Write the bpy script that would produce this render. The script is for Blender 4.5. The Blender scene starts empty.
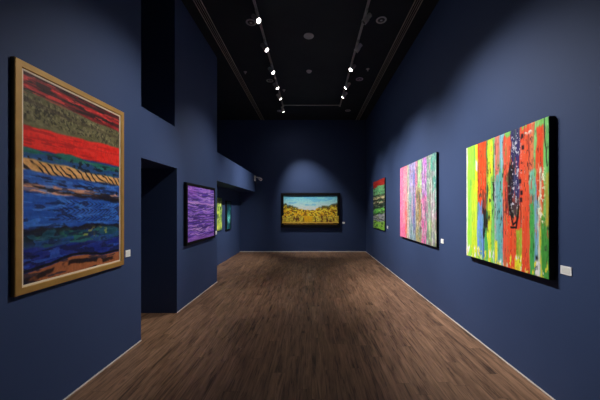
import bpy, bmesh, math, random
import numpy as np
from mathutils import Vector, Matrix

scene = bpy.context.scene
COL = scene.collection
PI = math.pi

# ------------------------------------------------------------------ dimensions (metres)
H = 1.55            # eye height
F = 283.33          # focal length in pixels of a 600 px wide frame
XL, XR = -2.004, 1.965
D = 10.21           # far wall
BACK = -3.0         # wall behind the viewer
CZ = 4.76           # ceiling
XREC = -2.583       # wall of the low recess on the left
XOUT = -4.2
Y1, Y2, Y3 = 3.33, 4.22, 6.01     # doorway from / to, recess from
Z1, Z2 = 2.155, 2.757             # header underside / top

# ------------------------------------------------------------------ object helpers
def link(o, parent=None):
    COL.objects.link(o)
    if parent is not None:
        o.parent = parent
    return o

def mesh_from_bm(name, bm, mat, smooth=False):
    me = bpy.data.meshes.new(name)
    bmesh.ops.recalc_face_normals(bm, faces=bm.faces)
    bm.to_mesh(me); bm.free()
    if mat: me.materials.append(mat)
    if smooth:
        for p in me.polygons: p.use_smooth = True
    return me

def obj(name, me, parent=None, loc=None, rot=None, label=None):
    o = bpy.data.objects.new(name, me)
    if loc is not None: o.location = loc
    if rot is not None: o.rotation_euler = rot
    if label: o['label'] = label
    return link(o, parent)

def thing(name, label, cat, loc=(0, 0, 0), rotz=0, group=None):
    o = bpy.data.objects.new(name, None)
    o.empty_display_size = .1
    o.location = loc; o.rotation_euler = (0, 0, rotz)
    o['label'] = label; o['category'] = cat
    if group: o['group'] = group
    return link(o)

def box(bm, x0, x1, y0, y1, z0, z1, bev=0):
    r = bmesh.ops.create_cube(bm, size=1, matrix=Matrix.Translation(((x0+x1)/2, (y0+y1)/2, (z0+z1)/2)) @
                              Matrix.Diagonal((abs(x1-x0), abs(y1-y0), abs(z1-z0), 1)))
    if bev:
        es = list({e for v in r['verts'] for e in v.link_edges})
        bmesh.ops.bevel(bm, geom=es, offset=bev, segments=2, profile=.6, affect='EDGES')

def lathe(bm, prof, seg=32, M=None):
    """profile [(r,z)...] turned round z; radius 0 closes the end"""
    rings = []
    for r, z in prof:
        if r < 1e-6:
            rings.append([bm.verts.new((0, 0, z))])
        else:
            rings.append([bm.verts.new((r*math.cos(2*PI*i/seg), r*math.sin(2*PI*i/seg), z)) for i in range(seg)])
    for a, b in zip(rings[:-1], rings[1:]):
        for i in range(seg):
            j = (i+1) % seg
            if len(a) == 1 and len(b) == 1: continue
            if len(a) == 1: bm.faces.new((a[0], b[j], b[i]))
            elif len(b) == 1: bm.faces.new((a[i], a[j], b[0]))
            else: bm.faces.new((a[i], a[j], b[j], b[i]))
    if M is not None:
        bmesh.ops.transform(bm, matrix=M, verts=[v for r in rings for v in r])

def tube(bm, p0, p1, r, seg=12):
    p0, p1 = Vector(p0), Vector(p1)
    d = p1-p0
    q = Vector((0, 0, 1)).rotation_difference(d.normalized()).to_matrix().to_4x4()
    lathe(bm, [(0, 0), (r, 0), (r, d.length), (0, d.length)], seg, Matrix.Translation(p0) @ q)

def new_bm(): return bmesh.new()

# ------------------------------------------------------------------ materials
def srgb(c):
    c = np.asarray(c, float)/255.
    return np.where(c <= .04045, c/12.92, ((c+.055)/1.055)**2.4)

def mat_base(name, rgb, rough=.5, metal=0., spec=.5):
    m = bpy.data.materials.new(name); m.use_nodes = True
    b = m.node_tree.nodes['Principled BSDF']
    b.inputs['Base Color'].default_value = (*rgb, 1)
    b.inputs['Roughness'].default_value = rough
    b.inputs['Metallic'].default_value = metal
    b.inputs['Specular IOR Level'].default_value = spec
    return m, m.node_tree, b

def mat_noise(name, c0, c1, scale, rough=.5, metal=0., spec=.5, bump=0., bscale=None, stretch=(1, 1, 1)):
    m, nt, b = mat_base(name, c0, rough, metal, spec)
    N, L = nt.nodes, nt.links
    tc = N.new('ShaderNodeTexCoord'); mp = N.new('ShaderNodeMapping')
    mp.inputs['Scale'].default_value = stretch
    L.new(tc.outputs['Object'], mp.inputs['Vector'])
    nz = N.new('ShaderNodeTexNoise'); nz.inputs['Scale'].default_value = scale; nz.inputs['Detail'].default_value = 5
    L.new(mp.outputs['Vector'], nz.inputs['Vector'])
    cr = N.new('ShaderNodeValToRGB')
    cr.color_ramp.elements[0].position = .3; cr.color_ramp.elements[1].position = .7
    cr.color_ramp.elements[0].color = (*c0, 1); cr.color_ramp.elements[1].color = (*c1, 1)
    L.new(nz.outputs['Fac'], cr.inputs['Fac']); L.new(cr.outputs['Color'], b.inputs['Base Color'])
    if bump:
        n2 = N.new('ShaderNodeTexNoise'); n2.inputs['Scale'].default_value = bscale or scale*6; n2.inputs['Detail'].default_value = 4
        L.new(mp.outputs['Vector'], n2.inputs['Vector'])
        bp = N.new('ShaderNodeBump'); bp.inputs['Strength'].default_value = bump; bp.inputs['Distance'].default_value = .004
        L.new(n2.outputs['Fac'], bp.inputs['Height']); L.new(bp.outputs['Normal'], b.inputs['Normal'])
    return m

M_WALL = mat_noise('navy_wall_paint', (.036, .062, .152), (.039, .067, .162), 2.2, rough=.62, spec=.25, bump=.12, bscale=180)
M_CEIL = mat_noise('black_ceiling_paint', (.027, .036, .044), (.033, .042, .050), 3, rough=.8, spec=.15, bump=.1, bscale=120)
M_SKIRT = mat_noise('pale_metal_strip', (.70, .66, .62), (.80, .76, .72), 8, rough=.4, metal=.1, stretch=(1, 1, 1))
M_TRACK = mat_noise('grey_track_paint', (.40, .40, .41), (.46, .46, .47), 20, rough=.5)
M_HEAD = mat_noise('grey_lamp_enamel', (.42, .42, .43), (.48, .48, .49), 30, rough=.4, spec=.5)
M_SLOT = mat_noise('bronze_slot_metal', (.42, .40, .34), (.52, .49, .42), 15, rough=.45, metal=.3)
M_TROUGH = mat_noise('dark_slot_void', (.008, .008, .008), (.012, .012, .012), 15, rough=.8)
M_RING = mat_noise('grey_ring_enamel', (.50, .50, .51), (.58, .58, .59), 20, rough=.45)
M_DARKGLASS = mat_noise('dark_reflector', (.03, .03, .032), (.05, .05, .05), 20, rough=.3)
M_BLACKFRAME = mat_noise('black_frame_lacquer', (.005, .005, .006), (.008, .008, .010), 12, rough=.6, spec=.12)
M_EDGE = mat_noise('black_canvas_edge', (.008, .008, .009), (.014, .014, .015), 40, rough=.8, spec=.2, bump=.3, bscale=500)
M_GOLD = mat_noise('gold_leaf_wood', (.40, .215, .050), (.50, .29, .075), 9, rough=.45, metal=.25, bump=.15, bscale=90, stretch=(1, 1, 1))
M_SLIP = mat_noise('cream_slip_wood', (.80, .66, .46), (.90, .76, .55), 20, rough=.5)
M_CARD = mat_noise('white_label_card', (.88, .88, .88), (.92, .92, .92), 30, rough=.6)
M_CARDIN = mat_noise('printed_label_paper', (.78, .79, .75), (.84, .85, .81), 60, rough=.7)
M_CAMWHITE = mat_noise('white_camera_plastic', (.85, .85, .85), (.90, .90, .90), 30, rough=.4)

def emis_mat(name, rgb, s):
    m = bpy.data.materials.new(name); m.use_nodes = True
    nt = m.node_tree; nt.nodes.clear()
    e = nt.nodes.new('ShaderNodeEmission'); o = nt.nodes.new('ShaderNodeOutputMaterial')
    e.inputs['Color'].default_value = (*rgb, 1); e.inputs['Strength'].default_value = s
    nt.links.new(e.outputs[0], o.inputs['Surface'])
    return m
M_LENS = emis_mat('lit_lamp_lens', (1, .96, .9), 14)

# plank floor: boards along the room, each with its own tone, streaked grain
def floor_mat():
    m, nt, b = mat_base('dark_plank_floor', (.2, .12, .08), .48, 0, .35)
    N, L = nt.nodes, nt.links
    tc = N.new('ShaderNodeTexCoord')
    def mth(op, a, bb=0.):
        x = N.new('ShaderNodeMath'); x.operation = op
        for k, v in enumerate((a, bb)):
            if isinstance(v, (int, float)): x.inputs[k].default_value = v
            else: L.new(v, x.inputs[k])
        return x.outputs[0]
    sp = N.new('ShaderNodeSeparateXYZ'); L.new(tc.outputs['Object'], sp.inputs[0])
    bx_ = mth('DIVIDE', sp.outputs[0], .125); row = mth('FLOOR', bx_)
    wr = N.new('ShaderNodeTexWhiteNoise'); wr.noise_dimensions = '1D'; L.new(row, wr.inputs['W'])
    by_ = mth('ADD', mth('DIVIDE', sp.outputs[1], 1.1), mth('MULTIPLY', wr.outputs['Value'], 17.))
    colm = mth('FLOOR', by_)
    cx = N.new('ShaderNodeCombineXYZ'); L.new(row, cx.inputs[0]); L.new(colm, cx.inputs[1])
    wb = N.new('ShaderNodeTexWhiteNoise'); wb.noise_dimensions = '2D'; L.new(cx.outputs[0], wb.inputs['Vector'])
    fx = mth('FRACT', bx_); fy = mth('FRACT', by_)
    seam = mth('MAXIMUM', mth('LESS_THAN', fx, .022), mth('LESS_THAN', fy, .0035))
    def streak(sx, sy, detail, rough):
        mp = N.new('ShaderNodeMapping'); mp.inputs['Scale'].default_value = (sx, sy, 1)
        L.new(tc.outputs['Object'], mp.inputs['Vector'])
        # shift the grain from board to board
        ad = N.new('ShaderNodeVectorMath'); ad.operation = 'MULTIPLY_ADD'
        ad.inputs[1].default_value = (7, 13, 5)
        L.new(wb.outputs['Color'], ad.inputs[0]); L.new(mp.outputs['Vector'], ad.inputs[2])
        nz = N.new('ShaderNodeTexNoise'); nz.inputs['Scale'].default_value = 1
        nz.inputs['Detail'].default_value = detail; nz.inputs['Roughness'].default_value = rough
        nz.inputs['Distortion'].default_value = 1.3
        L.new(ad.outputs['Vector'], nz.inputs['Vector'])
        return nz
    n1 = streak(22, 1.5, 5, .62)
    n4 = streak(34, 1.9, 3, .55)
    n2 = streak(90, 3.5, 3, .6)
    n3 = streak(5, .9, 3, .5)
    s = mth('ADD', mth('MULTIPLY', n1.outputs['Fac'], .62), mth('MULTIPLY', n2.outputs['Fac'], .22))
    s = mth('ADD', s, mth('MULTIPLY', n3.outputs['Fac'], .25))
    s = mth('ADD', s, mth('MULTIPLY', wb.outputs['Value'], .07))
    cr = N.new('ShaderNodeValToRGB'); L.new(s, cr.inputs['Fac'])
    e = cr.color_ramp.elements
    e[0].position = .43; e[0].color = (.050, .029, .018, 1)
    e[1].position = .74; e[1].color = (.36, .206, .124, 1)
    x = e.new(.50); x.color = (.150, .081, .047, 1)
    x = e.new(.60); x.color = (.245, .138, .081, 1)
    dk = N.new('ShaderNodeMapRange'); dk.interpolation_type = 'SMOOTHSTEP'
    dk.inputs['From Min'].default_value = .53; dk.inputs['From Max'].default_value = .66
    dk.inputs['To Min'].default_value = 0; dk.inputs['To Max'].default_value = .62
    L.new(n4.outputs['Fac'], dk.inputs['Value'])
    m0 = N.new('ShaderNodeMix'); m0.data_type = 'RGBA'
    L.new(dk.outputs['Result'], m0.inputs['Factor']); L.new(cr.outputs['Color'], m0.inputs['A'])
    m0.inputs['B'].default_value = (.045, .025, .014, 1)
    mx = N.new('ShaderNodeMix'); mx.data_type = 'RGBA'
    L.new(mth('MULTIPLY', seam, .7), mx.inputs['Factor']); L.new(m0.outputs['Result'], mx.inputs['A'])
    mx.inputs['B'].default_value = (.07, .042, .028, 1)
    L.new(mx.outputs['Result'], b.inputs['Base Color'])
    bp = N.new('ShaderNodeBump'); bp.inputs['Strength'].default_value = .25; bp.inputs['Distance'].default_value = .003
    L.new(s, bp.inputs['Height']); L.new(bp.outputs['Normal'], b.inputs['Normal'])
    return m
M_FLOOR = floor_mat()

# ------------------------------------------------------------------ paint: procedural colour fields on fine meshes
def tab(seed): return np.random.RandomState(seed).rand(256, 256)
def vnoise(x, y, seed):
    T = tab(seed)
    xi = np.floor(x).astype(int); yi = np.floor(y).astype(int)
    fx = x-xi; fy = y-yi
    fx = fx*fx*(3-2*fx); fy = fy*fy*(3-2*fy)
    a = T[xi % 256, yi % 256]; b = T[(xi+1) % 256, yi % 256]
    c = T[xi % 256, (yi+1) % 256]; d = T[(xi+1) % 256, (yi+1) % 256]
    return (a*(1-fx)+b*fx)*(1-fy)+(c*(1-fx)+d*fx)*fy
def fbm(x, y, seed, o=4):
    s = 0; a = .5; t = 0
    for k in range(o):
        s = s+a*vnoise(x*2**k, y*2**k, seed+k); t += a; a *= .5
    return s/t
def sm(a, b, x):
    t = np.clip((x-a)/(b-a), 0, 1); return t*t*(3-2*t)

class Paint:
    """u runs left to right, t runs top to bottom as one faces the picture; colours in sRGB 0-255"""
    def __init__(s, n, m, base):
        s.u, s.t = np.meshgrid(np.linspace(0, 1, n), np.linspace(0, 1, m))
        s.c = np.ones((m, n, 3))*np.array(base, float)
        s.n, s.m = n, m
        s.gain = 1.
    def put(s, mask, col):
        mask = np.clip(mask, 0, 1)[..., None]
        col = np.asarray(col, float)
        s.c = s.c*(1-mask)+col*mask
    def stroke(s, u0, u1, t0, t1, col, seed, wob=.012, twob=.05, soft=.006, alpha=1., fr=9, drag=.25, var=18):
        """a vertical pull of paint: ragged sides, ragged ends, streaks along the pull"""
        du = (fbm(s.u*6, s.t*fr, seed, 4)-.5)*2*wob
        dt = (fbm(s.u*55, s.t*3, seed+9, 3)-.5)*2*twob
        uu = s.u+du; tt = s.t+dt
        mk = sm(u0-soft, u0+soft, uu)*(1-sm(u1-soft, u1+soft, uu))*sm(t0-.01, t0+.01, tt)*(1-sm(t1-.01, t1+.01, tt))
        if drag:
            g = fbm(s.u*130, s.t*5, seed+17, 3)
            mk = mk*(1-drag*sm(.56, .66, g))
        v = (fbm(s.u*90, s.t*6, seed+31, 3)-.5)*2*var
        s.put(mk*alpha, np.clip(np.asarray(col, float)[None, None]+v[..., None], 0, 255))
    def band(s, top, bot, col, seed, wob=.012, fr=(5, 9), soft=.006, alpha=1., var=16, drag=0.):
        """a horizontal band between two edges given as (left, right) heights"""
        w = (fbm(s.u*fr[0], s.t*fr[1], seed, 4)-.5)*2*wob
        tt = s.t+w
        a = top[0]+(top[1]-top[0])*s.u; b = bot[0]+(bot[1]-bot[0])*s.u
        mk = sm(-soft, soft, tt-a)*(1-sm(-soft, soft, tt-b))
        if drag:
            g = fbm(s.u*7, s.t*110, seed+17, 3); mk = mk*(1-drag*sm(.55, .66, g))
        v = (fbm(s.u*8, s.t*70, seed+31, 3)-.5)*2*var
        s.put(mk*alpha, np.clip(np.asarray(col, float)[None, None]+v[..., None], 0, 255))
    def flecks(s, region, col, seed, fu, ft, th, soft=.03, alpha=1.):
        g = fbm(s.u*fu, s.t*ft, seed, 3)
        s.put(sm(th, th+soft, g)*region*alpha, col)
    def rect(s, u0, u1, t0, t1, soft=.02):
        return sm(u0-soft, u0+soft, s.u)*(1-sm(u1-soft, u1+soft, s.u))*sm(t0-soft, t0+soft, s.t)*(1-sm(t1-soft, t1+soft, s.t))
    def grain(s, amp, fu, ft, seed):
        s.c = np.clip(s.c*(1+amp*2*(fbm(s.u*fu, s.t*ft, seed, 3)-.5))[..., None], 0, 255)
    def line(s, pts, w, col, seed, alpha=1., wob=.004):
        d = np.full(s.u.shape, 9.)
        uu = s.u+(fbm(s.u*20, s.t*20, seed, 3)-.5)*2*wob
        tt = s.t+(fbm(s.u*20, s.t*20, seed+5, 3)-.5)*2*wob
        for (a, b), (c, e) in zip(pts[:-1], pts[1:]):
            L2 = (c-a)**2+(e-b)**2+1e-12
            k = np.clip(((uu-a)*(c-a)+(tt-b)*(e-b))/L2, 0, 1)
            d = np.minimum(d, np.hypot(uu-a-k*(c-a), tt-b-k*(e-b)))
        s.put((1-sm(w*.6, w*1.2, d))*alpha, col)

def paint_mat(name, rough=.42, spec=.35, bump=.25, bscale=(60, 60)):
    m, nt, b = mat_base(name, (.5, .5, .5), rough, 0, spec)
    N, L = nt.nodes, nt.links
    at = N.new('ShaderNodeAttribute'); at.attribute_name = 'paint'
    tc = N.new('ShaderNodeTexCoord'); mp = N.new('ShaderNodeMapping')
    mp.inputs['Scale'].default_value = (bscale[0], 1, bscale[1])
    L.new(tc.outputs['Object'], mp.inputs['Vector'])
    nz = N.new('ShaderNodeTexNoise'); nz.inputs['Scale'].default_value = 1; nz.inputs['Detail'].default_value = 4
    L.new(mp.outputs['Vector'], nz.inputs['Vector'])
    L.new(at.outputs['Color'], b.inputs['Base Color'])
    bp = N.new('ShaderNodeBump'); bp.inputs['Strength'].default_value = bump; bp.inputs['Distance'].default_value = .003
    L.new(nz.outputs['Fac'], bp.inputs['Height']); L.new(bp.outputs['Normal'], b.inputs['Normal'])
    return m
M_PAINT_V = paint_mat('oil_paint_pulled_down', bscale=(90, 12))
M_PAINT_H = paint_mat('oil_paint_pulled_across', bscale=(12, 90))

def canvas_mesh(name, P, w, h, front, mat, z0=0., relief=.0015, thick=.006, gain=1.):
    """painted face in the local x-z plane at y=-front, with its own depth behind"""
    n, m = P.n, P.m
    lin = np.minimum(srgb(np.clip(P.c, 0, 255))*P.gain, .92)
    lum = P.c.mean(axis=2)/255.
    x = (P.u-.5)*w; z = z0+(1-P.t)*h
    r = (fbm(P.u*60, P.t*60, 77, 3)-.5)*relief + (lum-.5)*relief*.5
    r[0, :] = r[-1, :] = 0; r[:, 0] = r[:, -1] = 0
    y = -front-r
    V = np.stack([x, y, z], -1).reshape(-1, 3).tolist()
    idx = np.arange(n*m).reshape(m, n)
    a, b, c, d = idx[:-1, :-1], idx[1:, :-1], idx[1:, 1:], idx[:-1, 1:]
    FA = np.stack([a, b, c, d], -1).reshape(-1, 4).tolist()
    loop = list(idx[0, :])+list(idx[1:, -1])+list(idx[-1, -2::-1])+list(idx[-2:0:-1, 0])
    k0 = len(V)
    for i in loop: V.append([V[i][0], -front+thick, V[i][2]])
    k = len(loop)
    for i in range(k):
        j = (i+1) % k
        FA.append([int(loop[j]), int(loop[i]), k0+i, k0+j][::-1])
    FA.append([k0+i for i in range(k)])
    me = bpy.data.meshes.new(name); me.from_pydata(V, [], FA); me.update()
    ca = me.color_attributes.new('paint', 'FLOAT_COLOR', 'POINT')
    arr = np.ones((len(V), 4), np.float32)
    arr[:n*m, :3] = lin.reshape(-1, 3)
    for q, i in enumerate(loop): arr[k0+q] = arr[i]
    ca.data.foreach_set('color', arr.ravel())
    me.materials.append(mat)
    for p in me.polygons[:(n-1)*(m-1)]: p.use_smooth = True
    return me

def frame_mesh(name, w, h, b, y0, y1, mat, bev=.004):
    """mitred rectangular frame, outer size w x h standing on z=0, from y=-y0 (wall side) to y=-y1 (front)"""
    bm = new_bm()
    def ring(x, z0, z1, y): return [bm.verts.new(p) for p in ((-x, y, z0), (x, y, z0), (x, y, z1), (-x, y, z1))]
    o0 = ring(w/2, 0, h, -y0); o1 = ring(w/2, 0, h, -y1+bev); o2 = ring(w/2-bev, bev, h-bev, -y1)
    i2 = ring(w/2-b+bev, b-bev, h-b+bev, -y1); i1 = ring(w/2-b, b, h-b, -y1+bev); i0 = ring(w/2-b, b, h-b, -y0)
    for A, B in ((o0, o1), (o1, o2), (o2, i2), (i2, i1), (i1, i0), (i0, o0)):
        for i in range(4):
            j = (i+1) % 4
            bm.faces.new((A[i], A[j], B[j], B[i]))
    return mesh_from_bm(name, bm, mat)

def panel_mesh(name, w, h, y0, y1, mat, z0=0., bev=.002):
    bm = new_bm(); box(bm, -w/2, w/2, -y1, -y0, z0, z0+h, bev)
    return mesh_from_bm(name, bm, mat)

RZ = {'right': -PI/2, 'left': PI/2, 'back': 0}
def on_wall(side, a, z, x=None):
    if side == 'right': return (XR, a, z)
    if side == 'left': return (XL if x is None else x, a, z)
    return (a, D, z)

# ------------------------------------------------------------------ the room
def struct(name, boxes, mat, bev=0):
    bm = new_bm()
    for b in boxes: box(bm, *b, bev)
    o = obj(name, mesh_from_bm(name, bm, mat)); o['kind'] = 'structure'
    return o

struct('floor', [(XOUT-.2, XR+.2, BACK-.2, D+.2, -.1, 0)], M_FLOOR)
struct('ceiling', [(XOUT-.2, XR+.2, BACK-.2, D+.2, CZ, CZ+.1)], M_CEIL)
struct('wall_right', [(XR, XR+.2, BACK-.2, D+.2, 0, CZ)], M_WALL)
struct('wall_back', [(XOUT-.2, XR, D, D+.2, 0, CZ)], M_WALL)
struct('wall_front', [(XL, XR, BACK-.2, BACK, 0, CZ)], M_WALL)
struct('wall_left', [(XOUT, XL, BACK-.2, Y1, 0, CZ), (XOUT, XL, Y2, Y3, 0, CZ), (XOUT, XL, 4.155, Y2, Z2, CZ),
                     (XOUT, XL, Y1, Y2, Z1, Z2), (XOUT, XL, Y3, D, Z1, Z2),
                     (XOUT-.2, XOUT, BACK-.2, D, 0, CZ)], M_WALL)
struct('wall_recess', [(XOUT, XREC, Y3, D, 0, Z1)], M_WALL)
SK, ST = .014, .006
struct('baseboard_right', [(XR-ST, XR, BACK, D-.012, 0, SK)], M_SKIRT, .002)
struct('baseboard_left', [(XL, XL+ST, BACK, Y1, 0, SK), (XL, XL+ST, Y2, Y3, 0, SK)], M_SKIRT, .002)
struct('baseboard_back', [(XREC, XR, D-ST, D, 0, .03)], M_SKIRT, .002)

# ------------------------------------------------------------------ ceiling fittings
def slot_diffuser(x, label):
    t = thing('slot_diffuser', label, 'air vent', (x, 0, CZ), 0, 'long slot air vents in the ceiling')
    w = .054; y0, y1 = BACK+.1, D-.02
    bm = new_bm(); box(bm, -w, w, y0, y1, -.006, -.0005); obj('backing', mesh_from_bm('backing', bm, M_TROUGH), t)
    for sx in (-1, 1):
        bm = new_bm(); box(bm, sx*w-.007, sx*w+.007, y0, y1, -.018, -.0005, .002); obj('flange', mesh_from_bm('flange', bm, M_SLOT), t)
        bm = new_bm(); box(bm, sx*w*.33-.004, sx*w*.33+.004, y0, y1, -.015, -.006, .001); obj('slat', mesh_from_bm('slat', bm, M_SLOT), t)
slot_diffuser(-1.755, 'long slatted slot vent in the black ceiling along the left wall')
slot_diffuser(1.648, 'long slatted slot vent in the black ceiling along the right wall')

TRK = .032
XT = .882
def track(x, label):
    t = thing('lighting_track', label, 'lighting track', (x, 0, CZ), 0, 'ceiling lighting tracks')
    y0, y1 = -1.2, 8.79
    bm = new_bm()
    for a, b, c, d in ((-.018, .018, -.012, 0), (-.018, -.009, -TRK, -.012), (.009, .018, -TRK, -.012)):
        box(bm, a, b, y0, y1, c, d)
    obj('rail', mesh_from_bm('rail', bm, M_TRACK), t)
    for y in (y0, y1):
        bm = new_bm(); box(bm, -.02, .02, y-.02, y+.02, -TRK-.002, 0, .003); obj('end_cap', mesh_from_bm('end_cap', bm, M_TRACK), t)
track(-XT, 'long grey lighting track on the ceiling carrying the left row of spotlights')
track(XT, 'long grey lighting track on the ceiling carrying the right row of spotlights')
t = thing('track_link', 'thin grey bar across the ceiling joining the far ends of both tracks', 'lighting track', (0, 8.74, CZ))
bm = new_bm(); box(bm, -XT+.02, XT-.02, -.007, .007, -.022, 0, .002); obj('bar', mesh_from_bm('bar', bm, M_TRACK), t)
for s in (-1, 1):
    bm = new_bm(); box(bm, s*(XT-.035)-.013, s*(XT-.035)+.013, -.02, .02, -.031, 0, .003)
    obj('connector', mesh_from_bm('connector', bm, M_TRACK), t)

# one spotlight's meshes, shared by all heads
bm = new_bm(); box(bm, -.016, .016, -.055, .055, -.035, 0, .004); ME_ADAPT = mesh_from_bm('adapter', bm, M_HEAD)
bm = new_bm(); tube(bm, (0, 0, -.03), (0, 0, -.088), .008); lathe(bm, [(0, -.125), (.012, -.122), (.016, -.105), (.012, -.088), (0, -.085)], 16)
ME_STEM = mesh_from_bm('stem', bm, M_HEAD, True)
bm = new_bm()
lathe(bm, [(0, .095), (.030, .095), (.036, .088), (.036, .06), (.033, .056), (.036, .052), (.036, .040), (.033, .036),
           (.036, .032), (.044, .018), (.046, 0), (.047, -.062), (.044, -.065), (.041, -.062), (.040, -.03), (.0, -.026)], 36)
ME_BODY = mesh_from_bm('body', bm, M_HEAD, True)
LENS = [(0, -.076), (.014, -.075), (.028, -.070), (.036, -.062), (.038, -.054), (.036, -.045), (0, -.042)]
bm = new_bm(); lathe(bm, LENS, 32); ME_LENS = mesh_from_bm('lens', bm, M_LENS, True)
bm = new_bm(); lathe(bm, LENS, 32); ME_LENS_OFF = mesh_from_bm('lens', bm, M_DARKGLASS, True)
PIV = -.13

def spotlight(side, y, aim, watts, deg, label, blend=1., col=(1, .96, .91)):
    x = -XT if side == 'left' else XT
    t = thing('track_spotlight', label, 'spotlight', (x, y, CZ-TRK), 0, 'spotlights on the '+side+' track')
    obj('adapter', ME_ADAPT, t); obj('stem', ME_STEM, t)
    piv = Vector((x, y, CZ-TRK+PIV))
    q = (Vector(aim)-piv).to_track_quat('-Z', 'Y')
    e = q.to_euler()
    b = obj('body', ME_BODY, t, (0, 0, PIV), e)
    obj('lens', ME_LENS if watts else ME_LENS_OFF, b)
    if not watts: return
    # the beam, and the wide weak spill every such lamp has round its beam
    for nm, en, ang, bl in (('spot_beam', watts, deg, blend), ('spill_beam', watts*SPILL, 150, 1.)):
        ld = bpy.data.lights.new(nm, 'SPOT')
        ld.energy = en; ld.spot_size = math.radians(ang); ld.spot_blend = bl
        ld.shadow_soft_size = .03; ld.color = col
        lo = bpy.data.objects.new(nm, ld); link(lo, b); lo.location = (0, 0, -.115)
SPILL = .013
ORD = ['first', 'second', 'third', 'fourth', 'fifth', 'sixth']
RX, LX = XR, XL
left_heads = [   # (y, aim, watts, cone)
    (2.6, (.3, 4.6, 0), 60, 75), (3.6, (RX, 2.8, 1.55), 470, 55),  # unseen heads, added to light the floor and the near right painting
    (4.54, (RX, 3.3, 1.5), 440, 55), (5.36, (RX, 4.8, 1.3), 560, 57), (6.25, (RX, 5.5, 1.3), 640, 57),
    (7.05, (RX, 6.8, 1.2), 480, 56), (7.72, (RX, 8.2, 1.4), 340, 50), (8.70, (.05, D, 1.45), 460, 54)]
right_heads = [
    (2.6, (-.2, 6.6, 0), 190, 52), (3.75, (LX, 2.95, 1.65), 440, 53),  # also out of view, added for floor light and the gold-framed painting
    (4.55, (LX, 5.3, 1.5), 0, 54), (5.38, (XREC, 8.0, 1.1), 0, 44), (6.13, (LX, 5.0, 1.25), 400, 56),
    (7.02, (XREC, 7.7, 1.0), 500, 54), (7.60, (XREC, 8.7, 1.1), 500, 50)]
for side, heads in (('left', left_heads), ('right', right_heads)):
    k = 0
    for (y, aim, w, dg) in heads:
        if y < 4:
            lab = 'added unseen grey spotlight near the front of the %s track, turned to the %s' % (side, 'floor' if y < 3 else ('right wall' if side == 'left' else 'left wall'))
        else:
            lab = ('%s grey spotlight, %s from the front of the %s ceiling track' % ('lit' if w else 'unlit', ORD[k], side)); k += 1
        spotlight(side, y, aim, w, dg, lab)

# downlights, switched off
bm = new_bm(); lathe(bm, [(.062, 0), (.088, 0), (.09, -.004), (.086, -.010), (.07, -.012), (.060, -.006), (.062, 0)], 40); ME_TRIM = mesh_from_bm('trim_ring', bm, M_RING, True)
bm = new_bm(); lathe(bm, [(0, -.0015), (.060, -.0015), (.062, -.005), (.04, -.0045), (0, -.0035)], 40); ME_REFL = mesh_from_bm('reflector', bm, M_DARKGLASS, True)
bm = new_bm(); lathe(bm, [(0, -.004), (.018, -.006), (.022, -.010), (.012, -.014), (0, -.0145)], 24); ME_BULB = mesh_from_bm('bulb', bm, M_RING, True)
dl = [(-1.04, 4.87, 'left', 'nearest'), (-1.04, 7.08, 'left', 'middle'), (-1.04, 9.27, 'left', 'farthest'),
      (1.185, 4.81, 'right', 'nearest'), (1.185, 7.0, 'right', 'middle'), (1.185, 9.23, 'right', 'farthest')]
for x, y, s, w in dl:
    t = thing('recessed_downlight', 'unlit round recessed downlight beside the %s track, %s of its row of three' % (s, w), 'downlight', (x, y, CZ), 0, 'unlit downlights beside the tracks')
    obj('trim_ring', ME_TRIM, t); obj('reflector', ME_REFL, t); obj('bulb', ME_BULB, t)
# ceiling speaker
t = thing('ceiling_speaker', 'round grey ceiling speaker with grille midway between the two tracks', 'speaker', (-.05, 5.25, CZ))
bm = new_bm(); lathe(bm, [(.070, 0), (.092, 0), (.094, -.006), (.088, -.014), (.072, -.016), (.068, -.010), (.070, 0)], 44); obj('rim', mesh_from_bm('rim', bm, M_RING, True), t)
bm = new_bm(); lathe(bm, [(0, -.002), (.066, -.002), (.068, -.008), (.055, -.0085), (.052, -.006), (.040, -.006), (.037, -.009), (.026, -.009), (.022, -.006), (0, -.010)], 44)
obj('grille', mesh_from_bm('grille', bm, M_HEAD, True), t)
# smoke detector
t = thing('smoke_detector', 'small round pale smoke detector on the ceiling beyond the speaker', 'smoke detector', (-.058, 6.59, CZ))
bm = new_bm(); lathe(bm, [(0, 0), (.062, 0), (.062, -.010), (.058, -.014), (0, -.014)], 36); obj('base', mesh_from_bm('base', bm, M_RING, True), t)
bm = new_bm(); lathe(bm, [(0, -.014), (.048, -.014), (.05, -.024), (.042, -.036), (.02, -.042), (0, -.043)], 36); obj('cover', mesh_from_bm('cover', bm, M_RING, True), t)
# sprinklers
for x, y, lab in ((-1.55, 6.63, 'tiny ceiling sprinkler head between the left slot vent and left track'),
                  (1.29, 6.49, 'tiny ceiling sprinkler head between the right track and right slot vent'),
                  (-.74, 7.64, 'tiny ceiling sprinkler head just inside the left track')):
    t = thing('ceiling_sprinkler', lab, 'sprinkler', (x, y, CZ), 0, 'ceiling sprinklers')
    bm = new_bm(); lathe(bm, [(0, 0), (.036, 0), (.038, -.003), (.030, -.009), (.012, -.011), (0, -.011)], 28); obj('escutcheon', mesh_from_bm('escutcheon', bm, M_RING, True), t)
    bm = new_bm(); lathe(bm, [(0, -.011), (.008, -.011), (.008, -.03), (.004, -.034), (.004, -.042), (.018, -.043), (.018, -.045), (0, -.046)], 20); obj('nozzle', mesh_from_bm('nozzle', bm, M_RING, True), t)

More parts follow.
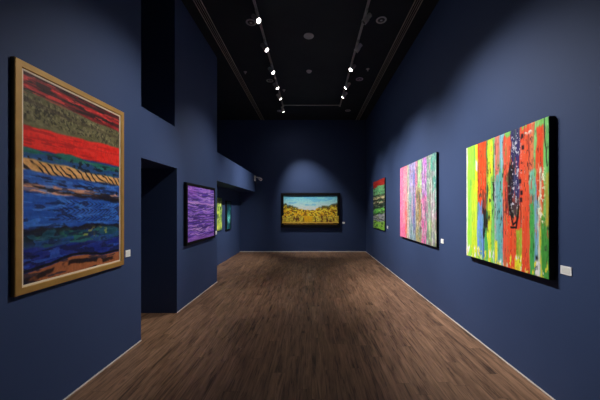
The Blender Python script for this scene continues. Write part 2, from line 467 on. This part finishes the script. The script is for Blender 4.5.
# security camera on the lintel over the recess
t = thing('security_camera', 'small white security camera on the lintel near the far wall', 'camera', (XL, 9.93, 2.63))
bm = new_bm(); box(bm, 0, .045, -.06, .06, -.10, .085, .008); obj('mount', mesh_from_bm('mount', bm, M_CAMWHITE), t)
bm = new_bm(); tube(bm, (.04, 0, .03), (.11, 0, .035), .018); tube(bm, (.10, 0, .038), (.165, -.01, -.01), .016); obj('arm', mesh_from_bm('arm', bm, M_CAMWHITE, True), t)
cam_b = obj('body', None or (lambda b: (lathe(b, [(0, .10), (.042, .10), (.048, .09), (.050, -.08), (.045, -.085), (.038, -.07), (0, -.068)], 24), mesh_from_bm('body', b, M_CAMWHITE, True))[1])(new_bm()), t, (.205, -.03, -.03))
cam_b.rotation_euler = Vector((.55, -.75, -.35)).to_track_quat('-Z', 'Y').to_euler()
bm = new_bm(); lathe(bm, [(0, -.066), (.022, -.066), (.026, -.07), (.018, -.078), (0, -.081)], 20); obj('lens', mesh_from_bm('lens', bm, M_DARKGLASS, True), cam_b)

# ------------------------------------------------------------------ pictures
def label_card(side, a, z, w, h, lab):
    t = thing('wall_label', lab, 'label', on_wall(side, a, z), RZ[side], 'white caption cards beside the paintings')
    obj('card', panel_mesh('card', w, h, 0, .006, M_CARD, -h/2, .001), t)
    obj('printed_face', panel_mesh('printed_face', w*.72, h*.66, .0055, .0068, M_CARDIN, -h*.33, .0003), t)

# --- big gold-framed picture, left wall
def art_blue_red():
    P = Paint(200, 280, (28, 52, 112))
    u, t = P.u, P.t
    B = P.band
    B((-.1, -.1), (.10, .12), (112, 26, 28), 11, wob=.02, var=26)
    for k, (a, b, c) in enumerate((((-.02, .0), (.015, .05), (38, 18, 18)), ((.03, .045), (.045, .065), (170, 34, 32)), ((.045, .075), (.06, .09), (52, 20, 22)),
                                   ((.06, .09), (.075, .105), (164, 40, 42)), ((.0, .02), (.01, .03), (86, 24, 26)), ((.085, .06), (.10, .078), (46, 24, 22)))):
        B(a, b, c, 20+k, wob=.016, fr=(4, 12), drag=.6, alpha=.85, var=20)
    B((.085, .115), (.27, .235), (92, 88, 58), 31, wob=.014, var=18)
    olive = sm(.09, .12, t+.03*(fbm(u*5, t*5, 5)-.5))*(1-sm(.20, .24, t))
    P.flecks(olive, (40, 36, 28), 41, 55, 75, .52, .05, .8)
    P.flecks(olive, (136, 128, 92), 45, 60, 90, .60, .05, .6)
    B((.125, .15), (.145, .165), (60, 50, 38), 47, wob=.012, drag=.6, alpha=.6)
    B((.25, .222), (.355, .352), (206, 38, 28), 51, wob=.012, var=14)
    B((.30, .27), (.312, .276), (150, 26, 24), 53, wob=.01, drag=.7, alpha=.5)
    B((.355, .352), (.43, .43), (30, 92, 82), 61, wob=.02, var=24)
    B((.372, .39), (.41, .43), (34, 66, 126), 63, wob=.03, drag=.5, alpha=.8)
    P.flecks(sm(.36, .38, t)*(1-sm(.42, .45, t)), (14, 24, 32), 65, 24, 70, .56, .05, .85)
    B((.405, .435), (.47, .49), (196, 146, 88), 71, wob=.018, var=22)
    # slanting dark strokes through the ochre band
    ph = (u*14-(t-.41)*24+(fbm(u*5, t*5, 73)-.5)*3.2) % 1.0
    och = sm(.405, .415, t-u*.025)*(1-sm(.46, .475, t-u*.025))
    P.put(och*(1-sm(.10, .24, np.abs(ph-.5)))*sm(.30, .46, fbm(u*14, t*10, 74)+.12)*.95, (30, 22, 20))
    B((.462, .487), (.54, .56), (38, 78, 150), 81, wob=.02, var=24)
    P.flecks(sm(.46, .49, t)*(1-sm(.54, .56, t)), (16, 22, 44), 83, 10, 60, .58, .05, .8)
    B((.525, .55), (.565, .585), (190, 138, 112), 91, wob=.02, var=26, drag=.5)
    B((.518, .56), (.53, .60), (20, 18, 26), 93, wob=.025, drag=.5, alpha=.9)
    P.flecks(P.rect(.72, 1.0, .50, .66, .04), (14, 16, 26), 95, 9, 22, .53, .05, .9)
    B((.57, .60), (.74, .74), (30, 76, 156), 101, wob=.02, var=18)
    # comb marks in the wet blue
    for rt, s0 in ((.615, 1), (.655, -1), (.695, 1)):
        ph = (u*21+s0*0+np.abs(t-rt)*60+(fbm(u*4, t*4, 103)-.5)*2) % 1.0
        zone = (1-sm(.012, .022, np.abs(t-rt-(u-.5)*.03)))*sm(.22, .36, u)*(1-sm(.95, 1, u))
        P.put(zone*(1-sm(.12, .24, np.abs(ph-.5)))*.8, (14, 28, 66))
    B((.735, .74), (.77, .775), (14, 18, 30), 111, wob=.04, fr=(9, 6), alpha=.95)
    B((.765, .765), (.85, .85), (24, 70, 88), 121, wob=.03, var=26)
    B((.80, .79), (.84, .85), (30, 66, 128), 123, wob=.03, drag=.6, alpha=.8)
    P.flecks(P.rect(.1, .75, .76, .84, .03), (44, 104, 80), 125, 10, 26, .56, .05, .7)
    P.flecks(P.rect(.52, .82, .755, .83, .02), (150, 150, 60), 127, 26, 44, .60, .05, .7)
    P.flecks(P.rect(.0, .3, .74, .82, .03), (16, 26, 36), 129, 9, 20, .5, .05, .8)
    B((.83, .845), (.97, .975), (24, 40, 116), 131, wob=.02, var=20)
    P.flecks(sm(.83, .86, t), (18, 24, 66), 133, 8, 45, .54, .05, .8)
    P.flecks(sm(.83, .86, t), (46, 84, 168), 135, 8, 60, .62, .04, .7)
    arch = .945-.035*np.exp(-((u-.42)/.22)**2)-.012*u+.02*(fbm(u*9, t*3, 137)-.5)
    P.put(sm(0, .008, t-arch), (150, 88, 54))
    P.put((1-sm(.004, .010, np.abs(t-arch+.006))), (12, 14, 24))
    P.put((1-sm(.008, .018, np.abs(t-arch-.034+.02*(fbm(u*12, t*9, 139)-.5))))*sm(.36, .5, fbm(u*7, t*9, 138)), (36, 24, 22))
    P.flecks(sm(-.1, 0, t)*(1-sm(.08, .11, t)), (210, 62, 56), 150, 7, 90, .60, .05, .7)
    P.flecks(sm(-.1, 0, t)*(1-sm(.08, .11, t)), (24, 14, 16), 151, 6, 70, .60, .05, .8)
    P.flecks(sm(.47, .5, t)*(1-sm(.72, .76, t)), (66, 122, 200), 152, 10, 80, .60, .05, .55)
    P.flecks(sm(.45, .5, t), (12, 22, 50), 153, 9, 60, .62, .05, .6)
    P.flecks(sm(.24, .26, t)*(1-sm(.34, .36, t)), (150, 22, 20), 154, 5, 60, .58, .06, .6)
    P.grain(.12, 70, 70, 141)
    P.gain = 1.4
    return P

def px2u(px, wall, y_far, width):           # horizontal place of a stripe, read off along the right wall
    return (y_far-wall*F/(px-311.5))/width

def art_stripes():
    P = Paint(300, 300, (120, 190, 90))
    X = lambda p: px2u(p, 1.91, 3.495, 1.217)
    S = lambda a, b, t0, t1, c, sd, **k: P.stroke(X(a), X(b), t0, t1, c, sd, **k)
    LIME, YEL, RED, COR = (158, 222, 70), (228, 224, 52), (226, 72, 34), (232, 86, 62)
    GRN, TEAL, BLU, LBL = (70, 164, 80), (98, 168, 170), (104, 146, 214), (130, 182, 206)
    NAVY, BLK, WHT = (48, 42, 98), (30, 26, 30), (236, 236, 230)
    S(464, 468.2, -.1, 1.1, WHT, 1); S(467.4, 474, -.1, 1.1, LIME, 2); S(471.5, 477.5, .30, 1.1, (198, 222, 58), 3)
    S(475, 478.2, -.1, .42, YEL, 4); S(475.3, 477, .14, .24, WHT, 5, drag=0)
    S(477.6, 486.6, -.1, .62, RED, 6); S(477, 484.5, .52, .97, BLU, 7); S(482, 486, .42, .62, (120, 62, 48), 8, drag=.6)
    S(483, 488.2, .56, .80, BLK, 9, wob=.018); S(484.5, 489, .74, .97, GRN, 10)
    S(486.3, 488.6, -.1, .62, (44, 116, 80), 11); S(487.4, 493, -.02, 1.05, (196, 220, 54), 12, wob=.018); S(489.5, 492.2, .05, .26, YEL, 13)
    S(491, 495.5, .3, 1.05, (120, 196, 96), 14, wob=.018); S(493, 495.4, .36, .52, BLK, 15, wob=.016)
    S(494.2, 502, -.1, 1.1, (150, 168, 176), 16); S(496, 504, .3, 1.0, TEAL, 17); S(498, 505, -.1, .26, LBL, 18); S(495, 499.5, -.1, .30, (226, 110, 92), 19)
    S(494.6, 497.4, .82, 1.0, YEL, 20); S(501.5, 505.2, .28, .9, (122, 170, 190), 22)
    S(503, 512, .02, 1.1, COR, 21); S(505, 508.5, .30, .62, (140, 50, 44), 23, drag=.6)
    S(510.5, 521.6, -.1, .54, NAVY, 24, wob=.022); S(508.8, 514.5, .24, .70, BLK, 25, wob=.024, drag=.4)
    S(514, 520, .48, .70, (78, 52, 60), 26, wob=.025, drag=.5)
    S(507, 522, .62, 1.1, (238, 78, 46), 27, wob=.01, drag=.1)
    S(519.8, 530.2, .0, 1.1, (238, 80, 50), 28, wob=.012, drag=.1)
    S(516.2, 521.8, .70, .98, (148, 178, 52), 29, wob=.012); S(514.5, 521, .90, 1.05, YEL, 30, wob=.02)
    S(529, 534.5, -.1, .34, (236, 98, 74), 31); S(529.4, 535.8, .30, .62, (112, 184, 160), 32); S(530, 535.2, .52, 1.1, GRN, 33)
    S(534.5, 538.6, -.1, .46, (128, 196, 120), 34); S(535, 540.5, .36, 1.04, (120, 168, 196), 35)
    S(536.4, 544.6, .05, .50, (228, 74, 36), 36, wob=.022); S(540, 545.5, .44, .72, (214, 84, 40), 37, wob=.03, drag=.6)
    S(538.6, 541.5, .30, .95, (206, 206, 180), 38, wob=.02, drag=.6); S(540, 543.5, .58, 1.0, (206, 196, 64), 39, wob=.03, drag=.5)
    S(544, 551, -.1, .62, (112, 190, 104), 40); S(541.6, 551, .62, 1.1, (66, 148, 62), 41, wob=.016); S(545.4, 548.8, .36, .66, (168, 160, 58), 43, drag=.5, wob=.02)
    S(535.5, 537.6, .86, 1.06, BLK, 44); S(537.5, 540, .9, 1.1, WHT, 45)
    # flecks: white cracks through the dark middle, black scratches, pale drips
    P.flecks(P.rect(X(511), X(521), .03, .56), (190, 190, 204), 51, 80, 60, .62, .04)
    P.flecks(P.rect(X(508), X(520), .36, .70), (180, 170, 170), 52, 90, 50, .68, .04, .6)
    P.flecks(P.rect(X(538), X(545), .30, .66), (238, 224, 196), 53, 60, 60, .58, .03)
    P.flecks(P.rect(X(486), X(507), .22, .66), (40, 44, 44), 54, 90, 22, .65, .03, .8)
    P.flecks(P.rect(X(520), X(532), .06, .40), (56, 30, 30), 55, 70, 40, .70, .03, .9)
    P.flecks(P.rect(X(476), X(486), .38, .58), (60, 44, 40), 56, 40, 20, .60, .04, .8)
    P.flecks(P.rect(0, 1, .90, 1.0), WHT, 57, 40, 10, .62, .03)
    P.flecks(P.rect(0, 1, .90, 1.0), (222, 212, 60), 58, 44, 14, .64, .03)
    P.flecks(P.rect(X(524), X(532), -.05, .06), WHT, 59, 22, 30, .52, .03)
    P.flecks(P.rect(X(478), X(552), 0, 1), (40, 40, 42), 71, 150, 16, .72, .03, .6)
    P.flecks(P.rect(X(470), X(552), 0, 1), (236, 234, 222), 72, 170, 22, .80, .03, .5)
    P.flecks(P.rect(X(486), X(552), 0, .75), (208, 72, 44), 73, 110, 12, .71, .04, .6)
    P.flecks(P.rect(X(466), X(512), 0, 1), (92, 172, 96), 74, 110, 9, .70, .05, .6)
    rnd = random.Random(4)
    for k in range(10):
        a = X(rnd.choice((487.5, 493.5, 503.5, 511, 521, 529, 535.5, 544, 478))) ; b = rnd.uniform(.02, .6)
        P.line([(a, b), (a+rnd.uniform(-.01, .01), b+rnd.uniform(.1, .3))], .0035, (34, 30, 32), 200+k, .85)
    for (p, q) in ((521.2, .05), (521.8, .13), (519, .36), (520.4, .44), (520, .49)):
        P.put(P.rect(X(p), X(p+2.4), q, q+.03, .006), (40, 26, 34))
    P.line([(X(544.5), -.02), (X(545), .12), (X(547.5), .30)], .005, (40, 48, 36), 232)
    P.line([(X(483.6), .80), (X(483.8), 1.0)], .004, (26, 30, 34), 233)
    # blossom-like scribble
    P.line([(X(510), .56), (X(513), .68), (X(517), .66), (X(519), .55), (X(516.5), .70), (X(511), .70)], .009, (34, 24, 26), 234)
    P.grain(.08, 110, 30, 61)
    P.gain = 1.25
    return P

def art_pastel():
    P = Paint(200, 200, (150, 176, 168))
    X = lambda p: px2u(p, 1.925, 6.155, 1.785)
    S = lambda a, b, t0, t1, c, sd, **k: P.stroke(X(a), X(b), t0, t1, c, sd, **{'wob': .02, **k})
    S(399, 406, -.1, 1.1, (236, 112, 158), 1); S(403, 407.6, -.1, .8, (238, 140, 150), 2); S(405.4, 407.4, .5, 1.1, (226, 108, 90), 3)
    S(407, 410.2, -.1, 1.1, (196, 180, 150), 4); S(409, 415.2, -.1, .45, (160, 146, 206), 5); S(409, 416, .36, 1.1, (130, 162, 176), 6)
    S(413, 415, .1, .9, (100, 108, 186), 7, drag=.5); S(411, 413, .2, .8, (196, 176, 216), 27, drag=.5)
    S(415, 418.6, -.1, .6, (206, 112, 150), 8); S(416, 421, .3, 1.1, (180, 160, 92), 9)
    S(417.6, 421, -.1, .34, (136, 206, 110), 10); S(420.2, 422.5, -.1, .34, (196, 226, 190), 11); S(418.6, 420.8, .46, .9, (170, 122, 74), 12, drag=.5)
    S(422, 427, -.1, .56, (190, 116, 206), 13); S(421.5, 427, .44, 1.1, (212, 100, 158), 14)
    S(426.6, 438, -.1, 1.1, (134, 168, 146), 15); S(431, 438, -.1, .5, (84, 168, 148), 16); S(429.5, 432, .2, 1.0, (160, 150, 150), 17, drag=.6)
    S(428, 438, .7, 1.1, (148, 170, 120), 18); S(432, 435, .4, 1.0, (150, 140, 150), 19, drag=.7)
    P.flecks(P.rect(0, 1, 0, 1), (232, 226, 222), 21, 60, 50, .67, .06, .5)
    P.flecks(P.rect(X(406), X(428), 0, 1), (66, 70, 110), 23, 55, 40, .68, .06, .5)
    P.flecks(P.rect(X(416), X(422), .3, 1), (110, 86, 40), 25, 60, 40, .60, .03, .8)
    P.flecks(P.rect(0, X(408), 0, 1), (208, 70, 130), 26, 70, 40, .66, .06, .5)
    for k, (c, th, al) in enumerate((((70, 80, 116), .60, .55), ((92, 84, 70), .61, .55), ((226, 220, 222), .62, .6), ((206, 96, 150), .64, .5), ((84, 140, 120), .63, .55))):
        P.flecks(P.rect(X(406.5), 1.1, -.1, 1.1), c, 60+7*k, 90, 9, th, .06, al)
    P.flecks(P.rect(-.1, X(407), -.1, 1.1), (196, 70, 110), 99, 90, 12, .62, .06, .6)
    P.grain(.16, 110, 60, 31)
    P.gain = 1.2
    return P

def art_meadow():
    P = Paint(140, 200, (90, 150, 90))
    B = P.band
    B((-.1, -.1), (.16, .13), (176, 46, 36), 1, wob=.02)
    B((.14, .12), (.34, .31), (108, 178, 120), 2, wob=.03)
    B((.30, .29), (.36, .34), (60, 84, 66), 3, wob=.03, drag=.4)
    B((.34, .33), (.42, .40), (200, 186, 140), 4, wob=.03)
    B((.40, .385), (.45, .43), (30, 28, 30), 5, wob=.04, drag=.2)
    B((.45, .42), (.54, .49), (208, 186, 150), 6, wob=.035)
    B((.50, .47), (.62, .58), (36, 54, 44), 7, wob=.05, drag=.3)
    B((.61, .56), (.73, .66), (92, 190, 72), 8, wob=.03)
    B((.68, .64), (.74, .69), (38, 84, 50), 9, wob=.04, drag=.4)
    B((.73, .68), (.90, .83), (150, 152, 168), 10, wob=.03)
    for k in range(3):
        a = .73+.05*k
        P.line([(0, a), (.35, a+.02), (.7, a+.075), (1, a+.08)], .012, (30, 28, 40), 40+k, .9, wob=.03)
    B((.86, .83), (1.2, 1.2), (136, 198, 66), 11, wob=.04)
    P.flecks(P.rect(0, 1, .84, 1), (50, 96, 46), 12, 9, 26, .58, .04, .8)
    P.flecks(P.rect(0, 1, .14, .66), (24, 30, 28), 13, 8, 30, .62, .04, .8)
    P.flecks(P.rect(-.1, 1.1, .14, 1.1), (34, 60, 40), 51, 10, 60, .60, .05, .7)
    P.flecks(P.rect(-.1, 1.1, .14, 1.1), (196, 214, 150), 52, 10, 70, .64, .05, .6)
    P.grain(.16, 30, 60, 31)
    return P

def art_violet():
    P = Paint(200, 220, (98, 60, 178))
    t2 = P.t+(fbm(P.u*4, P.t*5, 3)-.5)*.06
    g = fbm(P.u*4, t2*60, 7, 4)
    P.put(sm(.52, .66, g), (164, 118, 222)); P.put(1-sm(.34, .47, g), (58, 30, 122))
    g2 = fbm(P.u*9, t2*85, 17, 3); P.put(sm(.60, .70, g2)*.9, (206, 170, 238))
    P.put(sm(.66, .76, fbm(P.u*9, t2*60, 27, 3))*.8, (52, 30, 104))
    P.band((.29, .31), (.315, .335), (206, 156, 226), 31, wob=.03, fr=(4, 4), alpha=.9)
    P.band((.63, .60), (.645, .615), (66, 40, 122), 33, wob=.03, alpha=.8)
    P.band((.92, .93), (1.1, 1.1), (150, 98, 190), 35, wob=.02, alpha=.6)
    P.put(P.rect(0, .3, 0, .16, .15)*.5, (186, 104, 206))
    P.gain = 1.35
    return P

def art_lime():
    P = Paint(120, 160, (120, 148, 66))
    g = fbm(P.u*7, P.t*9, 5, 4); P.put(sm(.5, .62, g), (196, 214, 88)); P.put(1-sm(.34, .46, g), (52, 78, 46))
    g = fbm(P.u*12, P.t*14, 15, 3); P.put(sm(.60, .70, g)*.8, (226, 234, 140))
    P.flecks(P.rect(.55, 1, 0, 1), (70, 120, 60), 9, 14, 9, .5, .05, .7)
    P.put(P.rect(.45, .9, .72, .98, .08)*.6, (226, 236, 96))
    P.gain = 1.3
    return P

def art_teal():
    P = Paint(120, 160, (16, 58, 70))
    g = fbm(P.u*6, P.t*8, 5, 4); P.put(sm(.5, .66, g)*.8, (28, 110, 112)); P.put(1-sm(.34, .44, g), (10, 30, 44))
    c = np.exp(-(((P.u-.55)/.26)**2+((P.t-.62)/.17)**2))
    P.put(np.clip(c*1.3, 0, 1)*sm(.34, .50, fbm(P.u*9, P.t*12, 8, 3)), (130, 236, 212))
    P.gain = 1.5
    return P

def art_forest():
    P = Paint(220, 140, (120, 200, 236))
    P.put(sm(.0, .5, P.t)*.9, (222, 240, 220))
    P.flecks(P.rect(0, 1, 0, .35, .05), (96, 180, 226), 3, 7, 12, .54, .08, .6)
    edge = .50-.34*np.abs(P.u-.48)**1.05*1.15+(fbm(P.u*26, P.t*5, 9, 4)-.5)*.16
    wood = sm(0, .02, P.t-edge)
    P.put(wood, (222, 168, 34))
    P.put((1-sm(.03, .09, np.abs(P.t-edge-.02)))*sm(.16, .26, np.abs(P.u-.47))*.8, (54, 60, 32))
    P.flecks(wood, (244, 206, 72), 11, 42, 32, .52, .05); P.flecks(wood, (122, 78, 24), 13, 36, 24, .58, .05, .9)
    P.flecks(wood, (66, 58, 22), 15, 30, 22, .63, .04, .9)
    low = sm(.66, .74, P.t)
    tr = fbm(P.u*30, P.t*1.5, 17, 2)
    P.put(low*sm(.52, .58, tr)*.95, (70, 32, 20)); P.put(low*(1-sm(.34, .42, tr))*.8, (222, 190, 70))
    P.put(P.rect(.38, .54, .68, .94, .02)*.9, (218, 170, 30))
    P.put(sm(.95, .97, P.t), (206, 160, 60))
    P.grain(.12, 80, 50, 31)
    P.gain = 1.3
    return P

def edge_picture(side, a0, a1, z0, z1, thick, P, mat, lab, name='painting', x=None):
    w = abs(a1-a0); h = z1-z0
    t = thing(name, lab, 'painting', on_wall(side, (a0+a1)/2, z0, x), RZ[side], 'paintings on the gallery walls')
    obj('stretcher_frame', panel_mesh('stretcher_frame', w, h, .0025, thick-.004, M_EDGE, 0, .003), t, label='plain black canvas edge')
    obj('canvas', canvas_mesh('canvas', P, w-.006, h-.006, thick, mat, .003), t)

def framed_picture(side, a0, a1, z0, z1, depth, bez, P, mat, lab, fm, x=None, slip=None, flabel=None, inset=.012):
    w = abs(a1-a0); h = z1-z0
    t = thing('framed_painting', lab, 'painting', on_wall(side, (a0+a1)/2, z0, x), RZ[side], 'paintings on the gallery walls')
    obj('frame', frame_mesh('frame', w, h, bez, 0, depth, fm), t, label=flabel)
    b = bez
    if slip:
        s = obj('slip', frame_mesh('slip', w-2*bez+.004, h-2*bez+.004, slip+.002, .004, depth-.008, M_SLIP, .002), t, (0, 0, bez-.002), label='thin cream inner slip')
        b = bez+slip
    obj('canvas', canvas_mesh('canvas', P, w-2*b+.004, h-2*b+.004, depth-inset, mat, b-.002), t)
    obj('backing_board', panel_mesh('backing_board', w-2*b, h-2*b, .004, depth-inset-.008, M_EDGE, b), t)
    return t, w, h

framed_picture('left', 1.887, 2.988, .962, 2.567, .03, .049, art_blue_red(), M_PAINT_H,
               'large gold-framed abstract painting of red, ochre and blue bands on the left wall', M_GOLD, slip=.014, flabel='broad gold frame')
framed_picture('left', 4.44, 5.76, .972, 1.972, .05, .045, art_violet(), M_PAINT_H,
               'black-framed violet streaked painting on the pier beyond the doorway', M_BLACKFRAME, flabel='narrow black frame')
edge_picture('left', 7.2, 8.05, .955, 1.86, .04, art_lime(), M_PAINT_V, 'lime green painting in the low recess, half hidden behind the pier', x=XREC)
framed_picture('left', 8.48, 8.97, .905, 1.80, .045, .03, art_teal(), M_PAINT_V,
               'narrow dark teal painting in the low recess beside the far wall', M_BLACKFRAME, x=XREC, flabel='thin black frame')
edge_picture('right', 3.495, 2.278, .978, 2.30, .055, art_stripes(), M_PAINT_V,
             'large bright painting of red, green and blue vertical stripes, nearest on the right wall')
edge_picture('right', 6.155, 4.37, .955, 2.43, .04, art_pastel(), M_PAINT_V,
             'pink, lilac and grey-green striped painting in the middle of the right wall')
edge_picture('right', 8.86, 7.49, .972, 2.385, .035, art_meadow(), M_PAINT_H,
             'green landscape-like painting with a red top band, farthest on the right wall')
t, w, h = framed_picture('back', -1.10, 1.027, .883, 2.127, .07, .10, art_forest(), M_PAINT_V,
               'wide black-framed painting of a yellow forest under blue sky on the far wall', M_BLACKFRAME, flabel='deep black frame', inset=.03)
# the wider lower strip of the far picture, standing proud of its canvas
PL = Paint(220, 50, (176, 146, 44))
PL.flecks(PL.rect(0, 1, 0, 1), (228, 200, 74), 3, 40, 9, .52, .05); PL.flecks(PL.rect(0, 1, 0, .9), (84, 44, 28), 5, 34, 2, .56, .05, .9)
PL.put(PL.rect(.38, .54, .0, .8, .02)*.9, (218, 170, 30)); PL.put(sm(.80, .86, PL.t), (224, 178, 76)); PL.gain = 1.35
obj('lower_panel', canvas_mesh('lower_panel', PL, 2.02, .27, .074, M_PAINT_V, .155, thick=.03), t, label='yellow painted strip along the foot')

label_card('left', 3.086, 1.066, .083, .074, 'white caption card right of the gold-framed painting')
label_card('left', 5.945, 1.05, .08, .075, 'white caption card at the edge of the pier beside the violet painting')
label_card('right', 2.184, 1.075, .094, .066, 'white caption card right of the bright vertical striped painting')
label_card('right', 4.25, 1.067, .085, .066, 'white caption card right of the pink and lilac striped painting')
label_card('right', 7.31, 1.08, .09, .07, 'white caption card right of the green painting with the red top')
label_card('back', 1.157, 1.05, .10, .065, 'white caption card on the far wall right of the yellow forest painting')

# ------------------------------------------------------------------ world, camera, view
w = bpy.data.worlds.new('World'); scene.world = w; w.use_nodes = True
w.node_tree.nodes['Background'].inputs['Color'].default_value = (0, 0, 0, 1)

cd = bpy.data.cameras.new('Camera'); cam = bpy.data.objects.new('Camera', cd); COL.objects.link(cam)
cd.sensor_width = 36; cd.lens = 17.0
cd.shift_x = -11.5/600; cd.shift_y = 9/600
cam.location = (0, 0, H); cam.rotation_euler = (PI/2, 0, 0)
cd.clip_start = .05
scene.camera = cam

vs = scene.view_settings
vs.view_transform = 'Standard'; vs.look = 'None'; vs.gamma = 1; vs.use_curve_mapping = False
vs.exposure = 0.0
